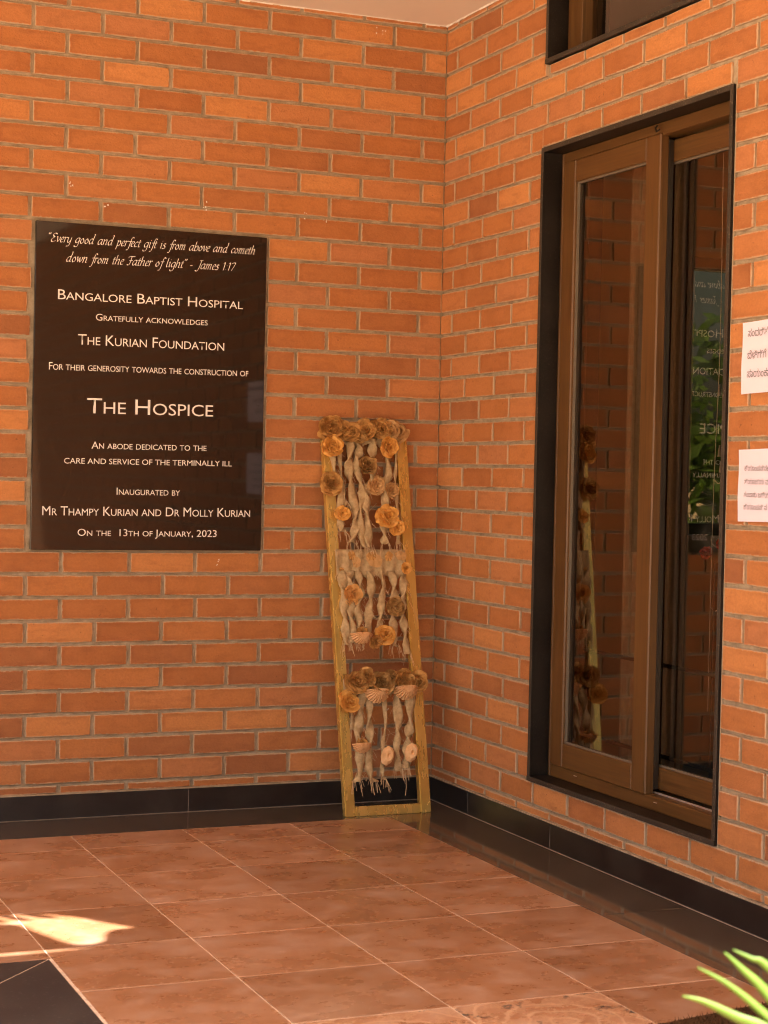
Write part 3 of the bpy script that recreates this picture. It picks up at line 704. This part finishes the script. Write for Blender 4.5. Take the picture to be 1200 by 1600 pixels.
for t, x0, x1, z0, z1, cap, b in (
    ('Bangalore Baptist Hospital', .083, .782, 1.879, 1.882, .0356, -.0015), ('Gratefully acknowledges', .223, .646, 1.810, 1.814, .0247, -.0015),
    ('The Kurian Foundation', .159, .712, 1.720, 1.723, .0375, -.0015), ('For their generosity towards the construction of', .055, .809, 1.625, 1.631, .0266, -.0015),
    ('The Hospice', .196, .674, 1.473, 1.476, .0549, -.0015), ('An abode dedicated to the', .216, .651, 1.345, 1.347, .0257, -.0015),
    ('CARE AND SERVICE OF THE TERMINALLY ILL', .116, .751, 1.289, 1.292, .0200, -.0015), ('Inaugurated by', .312, .552, 1.179, 1.179, .0257, -.0015),
    ('Mr Thampy Kurian and Dr Molly Kurian', .040, .827, 1.101, 1.103, .0329, -.0015), ('On the  13th of January, 2023', .170, .697, 1.028, 1.027, .0254, -.0015)):
    place_text(text_mesh(t, .76, b), 'lettering', x0, x1, z0, z1, cap, WHITE, PQ, yl)

# notices on the right wall
def notice(z0, z1, lines, label, tilt, size):
    n = empty('notice', (0, -2.0785, 0), ROT, label=label, category='notice')
    x1 = .29; v = []; f = []; NX, NZ = 8, 6
    for j in range(NZ+1):
        for i in range(NX+1):
            x = x1*i/NX; z = z0+(z1-z0)*j/NZ
            v.append((x+tilt*(j/NZ), -.0035-.0025*math.sin(i*1.1+j*.7)**2, z+(.006*i/NX)))
    for j in range(NZ):
        for i in range(NX): a = j*(NX+1)+i; f.append((a, a+1, a+NX+2, a+NX+1))
    nv = len(v); v += [(p[0], p[1]+.0006, p[2]) for p in v]; f += [tuple(q+nv for q in reversed(t)) for t in f[:]]
    obj('sheet', mesh('sheet', v, f, NOTICE, True), n)
    for t, zz in lines:
        me = text_mesh(t); k = size
        for q in me.vertices: q.co = (.032+q.co.x*k*.92, -.0075, zz+q.co.y*k)
        me.materials.clear(); me.materials.append(INK); obj('lettering', me, n)
notice(1.525, 1.729, [('ಸಂದರ್ಶನದ ಸಮಯ', 1.688), ('ಬೆಳಿಗ್ಗೆ 10.00', 1.625), ('ಸಾಯಂಕಾಲ', 1.572)], 'upper of the two white paper notices taped beside the window', .003, .030)
notice(1.160, 1.366, [('ಕ್ಯಾಂಪಸ್ನಲ್ಲಿ ಮಾ', 1.306), ('ತ್ಯಾಜ್ಯ ವಸ್ತುಗಳನ್ನು', 1.268), ('ತಂಬಾಕು ಜಗಿಯುವ', 1.231), ('ಕ್ಯಾಂಪಸ್ ನ ಒಳಗೆ', 1.196)], 'lower of the two white paper notices, with four lines of print', -.001, .021)

# ------------------------------------------------------------------ leaning gold frame with paper flowers
FB = Vector((-.473, -.278, 0)); EU = Vector((1, .003, 0)); EW = Vector((-.01795, .1781, .98385)); EN = Vector((.003, -.984, .178))
FR = empty('decorative_frame', FB, label='tall narrow gold frame hung with jute strips and paper flowers, leaning in the corner', category='decorative frame')
def P(u, w_, n=0.): return EU*u+EW*w_+EN*n
def frame_bar(name, corners, n0, n1, **pr):
    bm = bmesh.new(); lo = [bm.verts.new(P(u, w_, n0)) for u, w_ in corners]; hi = [bm.verts.new(P(u, w_, n1)) for u, w_ in corners]
    bm.faces.new(lo[::-1]); bm.faces.new(hi); k = len(corners)
    for i in range(k): bm.faces.new((lo[i], lo[(i+1) % k], hi[(i+1) % k], hi[i]))
    bmesh.ops.recalc_face_normals(bm, faces=bm.faces[:]); bmesh.ops.bevel(bm, geom=bm.edges[:], offset=.0030, segments=2, affect='EDGES')
    me = bpy.data.meshes.new(name); bm.to_mesh(me); bm.free(); me.materials.append(GOLD); return obj(name, me, FR, **pr)
HT = 1.485
frame_bar('rail', [(0, 0), (.0405, .0), (.0405, HT), (0, HT)], -.03, 0)
frame_bar('rail', [(.308, .0), (.350, 0), (.352, HT), (.308, HT)], -.03, 0)
frame_bar('crosspiece', [(.0405, .0), (.308, .0), (.308, .036), (.0405, .037)], -.028, -.0015)
frame_bar('crosspiece', [(.0405, HT-.036), (.308, HT-.036), (.308, HT-.001), (.0405, HT-.001)], -.028, -.0015)
frame_bar('crosspiece', [(.0405, .984), (.308, .984), (.308, 1.000), (.0405, 1.000)], -.026, -.012)
frame_bar('crosspiece', [(.0405, .494), (.308, .494), (.308, .508), (.0405, .508)], -.026, -.012)
def cloth_band(w0, w1, n, fr_=.012):
    rg = random.Random(int(w0*100)); v = []; f = []; NX = 44; NZ = 6
    for j in range(NZ+1):
        for i in range(NX+1):
            u = .020+.290*i/NX; ww = w1+(w0-w1)*j/NZ
            if j == NZ: ww -= abs(math.sin(i*.62))*.022*rg.random()
            v.append(P(u, ww, n+.003*math.sin(i*.9+j*.4)+rg.uniform(-.0008, .0008)))
    for j in range(NZ):
        for i in range(NX): a = j*(NX+1)+i; f.append((a, a+1, a+NX+2, a+NX+1))
    me = mesh('cloth_band', v, f, JUTE, True); o = obj('cloth_band', me, FR); md = o.modifiers.new('thick', 'SOLIDIFY'); md.thickness = .0015
cloth_band(.905, 1.002, .004)
cloth_band(1.415, 1.494, .004); cloth_band(.455, .512, .004)
ST = [[(0.026,1.40),(0.040,1.298),(0.062,1.231),(0.046,1.145),(0.051,1.071)],[(0.060,1.40),(0.063,1.281),(0.074,1.170)],[(0.111,1.43),(0.102,1.356),(0.096,1.306),(0.102,1.232),(0.109,1.145),(0.107,1.084),(0.088,1.027)],[(0.138,1.43),(0.143,1.375),(0.127,1.332),(0.138,1.270),(0.144,1.196),(0.128,1.109),(0.137,1.010)],[(0.205,1.43),(0.196,1.366),(0.196,1.301),(0.164,1.221),(0.157,1.146),(0.158,1.010)],[(0.257,1.41),(0.261,1.310),(0.240,1.234),(0.237,1.159),(0.227,1.085),(0.225,1.023)],[(0.308,1.43),(0.293,1.336),(0.285,1.260),(0.287,1.148),(0.281,1.023)],[(0.038,0.917),(0.042,0.851),(0.041,0.754),(0.041,0.638)],[(0.070,0.917),(0.071,0.851),(0.067,0.754),(0.070,0.645)],[(0.104,0.917),(0.113,0.851),(0.097,0.778),(0.098,0.717),(0.087,0.661)],[(0.151,0.917),(0.157,0.851),(0.145,0.789),(0.136,0.729),(0.128,0.656)],[(0.196,0.917),(0.208,0.863),(0.196,0.801),(0.187,0.740),(0.178,0.692)],[(0.244,0.917),(0.253,0.850),(0.242,0.776),(0.238,0.715),(0.240,0.630)],[(0.291,0.899),(0.289,0.838),(0.280,0.776),(0.284,0.690),(0.287,0.600)],[(0.094,0.464),(0.079,0.392),(0.067,0.297),(0.068,0.190),(0.048,0.127)],[(0.121,0.463),(0.115,0.343),(0.111,0.260),(0.100,0.165),(0.120,0.124)],[(0.179,0.461),(0.180,0.341),(0.163,0.258),(0.154,0.163),(0.160,0.131)],[(0.233,0.466),(0.232,0.339),(0.221,0.255),(0.219,0.160)],[(0.291,0.465),(0.280,0.338),(0.263,0.254),(0.246,0.170)],[(0.044,0.467),(0.046,0.364),(0.043,0.322)]]
rs = random.Random(21); fray = MB()
for k, path in enumerate(ST):
    thin = k in (1, 6, 19); wid = (.009 if thin else .0195 if k != 16 else .010)*rs.uniform(.9, 1.1)
    pts = crom([(a, b, 0) for a, b in path], 9); n = len(pts); v = []; f = []; tw = rs.uniform(2.6, 4.4)*rs.choice((-1, 1)); ph = rs.random()*6; NS = 10
    for i, p in enumerate(pts):
        t = i/(n-1); ang = ph+.55*math.sin(ph*3+t*5)+tw*math.pi*t*((path[0][1]-path[-1][1])/.35)
        ww = wid*(1+.10*math.sin(i*.9+ph))*(1-.12*t)
        if i == 0: ww *= 1.2
        ca, sa = math.cos(ang), math.sin(ang)
        for s in range(NS):          # a folded ribbon section that turns slowly down its length
            q = 2*math.pi*s/NS; lx, ly = math.cos(q)*ww, math.sin(q)*ww*.42+math.cos(2*q)*ww*.12
            jt = rs.uniform(-1, 1)*.0019; v.append(P(p.x+lx*ca-ly*sa+jt, p.y+.002*math.sin(s*2+i), .012+(lx*sa+ly*ca)*.8+rs.uniform(-.0015, .0015)))
    for i in range(n-1):
        for s in range(NS): a = i*NS+s; b = i*NS+(s+1) % NS; f.append((a, b, b+NS, a+NS))
    o = obj('jute_strip', mesh('jute_strip', v, f, JUTE, True), FR)
    for i in range(0, n, 1):         # frayed threads along the edges and at the foot
        m_n = 1 if i < n-3 else 4
        for _ in range(m_n):
            if i < n-3 and rs.random() > .5: continue
            p = pts[i]; sgn = rs.choice((-1, 1)); st_ = P(p.x+sgn*wid*rs.uniform(.3, .9), p.y, .012); ln = rs.uniform(.008, .026) if i < n-3 else rs.uniform(.015, .045)
            dr = (EU*sgn*(rs.uniform(.2, 1) if i < n-3 else rs.uniform(0, .35))-EW*rs.uniform(.5, 1.2)+EN*rs.uniform(-.2, .5)).normalized()
            tube(fray, [st_, st_+dr*ln*.5, st_+dr*ln-EW*ln*.25], .0008, 3)
tube(fray, [P(a, b, .012) for a, b in ((0.243,0.195),(0.249,0.134),(0.248,.10),(0.242,0.068))], .0011, 4)
for a, b, c_, d_ in ((.045, .86, .21, .83), (.16, .29, .26, .35), (.26, .12, .2, .28), (.20, .30, .29, .26), (.13, .24, .19, .30), (.31, .80, .335, .72), (.05, 1.30, .10, 1.33), (.15, .76, .19, .70), (.09, 1.12, .2, 1.18)):
    m2 = P((a+c_)/2+.01, (b+d_)/2-.012, .02); tube(fray, [P(a, b, .015), m2, P(c_, d_, .015)], .0006, 3)
obj('loose_thread', fray.mesh('loose_thread', THREAD), FR, kind='stuff')
# flat petals pressed on the middle band
def petal(u, w_, r, mat, n=.010, lab=None):
    v = [P(u, w_, n+.002)]; k = 16; rgp = random.Random(int(u*1000))
    for i in range(k): a = 2*math.pi*i/k; rr = r*(1+.13*math.sin(2*a+u*50)+.06*math.sin(5*a)); v.append(P(u+rr*math.cos(a), w_+rr*math.sin(a), n+rgp.uniform(-.002, .003)))
    obj('paper_petal', mesh('paper_petal', v, [(0, 1+i, 1+(i+1) % k) for i in range(k)], mat), FR)
petal(.104, .952, .019, PAP['t']); petal(.177, .962, .031, PAP['t']); petal(.165, .975, .018, PAP['b'], .0125); petal(.239, .975, .018, PAP['b']); petal(.290, .978, .021, PAP['t']); petal(.086, .978, .017, PAP['b']); petal(.040, .925, .009, PAP['b'])
FL=[(0.074,1.458,.036,'b'),(0.206,1.474,.034,'b'),(0.274,1.462,.037,'t'),(0.142,1.438,.031,'d'),(0.110,0.512,.036,'b'),(0.209,0.506,.037,'d'),(0.288,0.484,.034,'b'),(0.026,1.468,0.055,'b'),(0.112,1.452,0.036,'b'),(0.172,1.457,0.043,'b'),(0.236,1.466,0.038,'b'),(0.308,1.458,0.042,'t'),(0.024,1.390,0.045,'o'),(0.258,1.398,0.039,'o'),(0.016,1.251,0.045,'b'),(0.163,1.322,0.039,'d'),(0.202,1.250,0.034,'t'),(0.261,1.228,0.029,'t'),(0.054,1.136,0.029,'o'),(0.233,1.123,0.042,'o'),(0.276,1.084,0.029,'o'),(0.302,0.928,0.021,'o'),(0.073,0.828,0.039,'y'),(0.251,0.778,0.034,'d'),(0.196,0.673,0.039,'o'),(0.152,0.647,0.026,'b'),(0.066,0.500,0.047,'b'),(0.030,0.424,0.042,'o'),(0.165,0.492,0.047,'d'),(0.252,0.493,0.052,'b'),(0.319,0.491,0.040,'b'),(0.098,0.650,0.045,'P'),(0.146,0.430,0.055,'P'),(0.264,0.439,0.055,'P'),(0.072,0.242,0.039,'P'),(0.172,0.219,0.037,'H'),(0.270,0.227,0.037,'H')]
NAMES = {'o': 'orange crumpled paper flower', 'y': 'pale orange paper flower', 'b': 'brown crumpled paper flower', 'd': 'dark brown paper flower', 't': 'tan paper flower', 'P': 'peach pleated paper flower', 'H': 'peach folded paper disc'}
rf_ = random.Random(5)
def fan(u, w_, r, kind):
    """pleated paper hanging down: half discs in two or three layers"""
    mb = MB(); lay = 3 if kind == 'P' else 2
    for l in range(lay):
        R1 = r*(1-.13*l); seg = 26; base = len(mb.v); a0, a1 = (math.pi*1.02, math.pi*1.98) if kind == 'P' else (0, 2*math.pi)
        for j in range(4):
            t = j/3
            for i in range(seg+1):
                a = a0+(a1-a0)*i/seg; pl = (1 if i % 2 else -1)*.0035*t*(1 if kind == 'P' else .12)
                rr = R1*t*(1+.04*math.sin(i*1.9+l*2)); sx = 1 if kind == 'P' else .62
                mb.v.append((rr*math.cos(a)*sx, rr*math.sin(a)*(1.0 if kind == 'P' else 1), .010+.010*l+pl+.014*t*(1-t)*3+(.006*math.cos(a)*t if kind == 'H' else 0)))
        for j in range(3):
            for i in range(seg): a = base+j*(seg+1)+i; mb.f.append((a, a+1, a+seg+2, a+seg+1))
    B = Matrix((EU, EW, EN)).transposed().to_4x4(); me = mb.mesh('paper_flower', PAP['P'])
    if kind == 'H': me.transform(Matrix.Rotation(-.35, 4, 'Z'))
    me.transform(B); return me
for u, w_, r, c in FL:
    if c in 'PH':
        top = r*.74 if c == 'P' else 0
        o = obj('paper_flower', fan(u, w_, r, c), FR, P(u, w_+top, .018), label=NAMES[c])
        if c == 'P' and u < .1:
            rosette('paper_core', r*.55, PAP['b'], o, (0, -.012, 0), EN+Vector((0, 0, .5)), rf_, 3)
        continue
    nn = EN+Vector((rf_.uniform(-.4, .25), 0, rf_.uniform(-.15, .3)))
    o = rosette('paper_flower', r*1.06, PAP[c], FR, P(u, w_, .016+rf_.uniform(0, .010)), nn, rf_, 6 if r > .035 else 4)
    o['label'] = NAMES[c]
# support cords behind the flower rows so that they hang on the crosspieces
# ------------------------------------------------------------------ doormat
mm = MB(); rgm = random.Random(9); cx, cy = -.589, -3.196
mat_pts = []
MATM = plain('brown_coir', (.060, .030, .014), .95, .1, 0, .4, 120)
mw, ml, an = .42, .33, R(10)
mb = MB(); mb.box((-mw, -ml, 0), (mw, ml, .014))
obj_m = empty('doormat', (cx, cy, .0), an, label='dark brown coir doormat edge at the lower right corner of the floor', category='doormat')
obj('mat_base', mb.mesh('mat_base', MATM), obj_m)
tu = MB()
for k in range(6500):
    x, y = rgm.uniform(-mw, mw), rgm.uniform(-ml, ml)
    if y < ml-.2: continue
    h = rgm.uniform(.006, .013); dx, dy = rgm.uniform(-.007, .007), rgm.uniform(-.007, .007); s = .0016
    tu.add([(x-s, y, .013), (x+s, y, .013), (x+dx, y+dy, .013+h)], [(0, 1, 2)]); tu.add([(x, y-s, .013), (x, y+s, .013), (x+dx, y+dy, .013+h)], [(0, 1, 2)])
obj('coir_pile', tu.mesh('coir_pile', MATM), obj_m, kind='stuff')

# ------------------------------------------------------------------ potted plant in the foreground
PLM = leaf_mat('lily_leaf', (.105, .20, .022), (.17, .275, .04), .4)
pb = Vector((-1.36, -4.66, 0))
PLT = empty('potted_plant', pb, label='green strap leaved plant poking in at the lower right foreground', category='plant')
pot = MB(); prof = [(.10, 0), (.115, .0), (.15, .22), (.165, .222), (.165, .25), (.15, .25), (.145, .235), (0, .235)]
ns = 28
for r_, z_ in prof:
    for k in range(ns): a = 2*math.pi*k/ns; pot.v.append((r_*math.cos(a), r_*math.sin(a), z_))
for j in range(len(prof)-1):
    for k in range(ns): a = j*ns+k; b = j*ns+(k+1) % ns; pot.f.append((a, b, b+ns, a+ns))
obj('pot', pot.mesh('pot', plain('terracotta', (.42, .17, .08), .8), True), PLT)
sm_ = MB(); sm_.v = [(.146*math.cos(k/12*6.2832), .146*math.sin(k/12*6.2832), .2355) for k in range(12)]; sm_.f = [tuple(range(12))]
obj('soil', sm_.mesh('soil', MATM), PLT)
tips = [[(-1.654,-4.414,0.588),(-1.631,-4.431,0.582),(-1.599,-4.458,0.566),(-1.556,-4.497,0.544),(-1.49,-4.57,0.46)],
        [(-1.633,-4.416,0.625),(-1.601,-4.444,0.605),(-1.565,-4.481,0.569),(-1.50,-4.55,0.49)],
        [(-1.601,-4.43,0.646),(-1.584,-4.448,0.626),(-1.561,-4.474,0.597),(-1.525,-4.525,0.528),(-1.47,-4.59,.43)],
        [(-1.591,-4.435,0.65),(-1.572,-4.452,0.64),(-1.556,-4.466,0.631),(-1.506,-4.525,0.568),(-1.45,-4.60,.46)]]
rp = random.Random(3)
for k in range(16):
    a = -1.9+k*.30; rr = rp.uniform(.25, .36); tp = pb+Vector((math.cos(a)*rr, math.sin(a)*rr, rp.uniform(.50, .62)))
    if tp.x < pb.x-.02 and tp.y > pb.y: continue
    mid = pb+Vector((math.cos(a)*rr*.45, math.sin(a)*rr*.45, .52)); tips.append([tp[:], tuple(mid*.6+tp*.4), mid[:]])
for n_, t in enumerate(tips):
    pts = [Vector(p)-pb for p in t]+[Vector((.02*math.cos(n_*2.), .02*math.sin(n_*2.), .235))]
    pts = crom([p[:] for p in pts], 6); n = len(pts); v = []; f = []
    wd_ = .0125 if n_ in (0, 2) else .009 if n_ == 1 else .010 if n_ == 3 else .012
    for i, p in enumerate(pts):
        tt = i/(n-1); tan = (pts[min(i+1, n-1)]-pts[max(i-1, 0)]).normalized(); side = tan.cross(Vector((.25, .8, .35))).normalized(); nrm = side.cross(tan)
        ww = .78*wd_*min(1, .04+(tt*1.9)**.95)*(1-.3*tt)
        v += [p-side*ww+nrm*ww*.35, p-nrm*ww*.1, p+side*ww+nrm*ww*.35]
    for i in range(n-1): a = 3*i; f += [(a, a+1, a+4, a+3), (a+1, a+2, a+5, a+4)]
    o = obj('leaf', mesh('leaf', v, f, PLM, True), PLT); md = o.modifiers.new('t', 'SOLIDIFY'); md.thickness = .0012
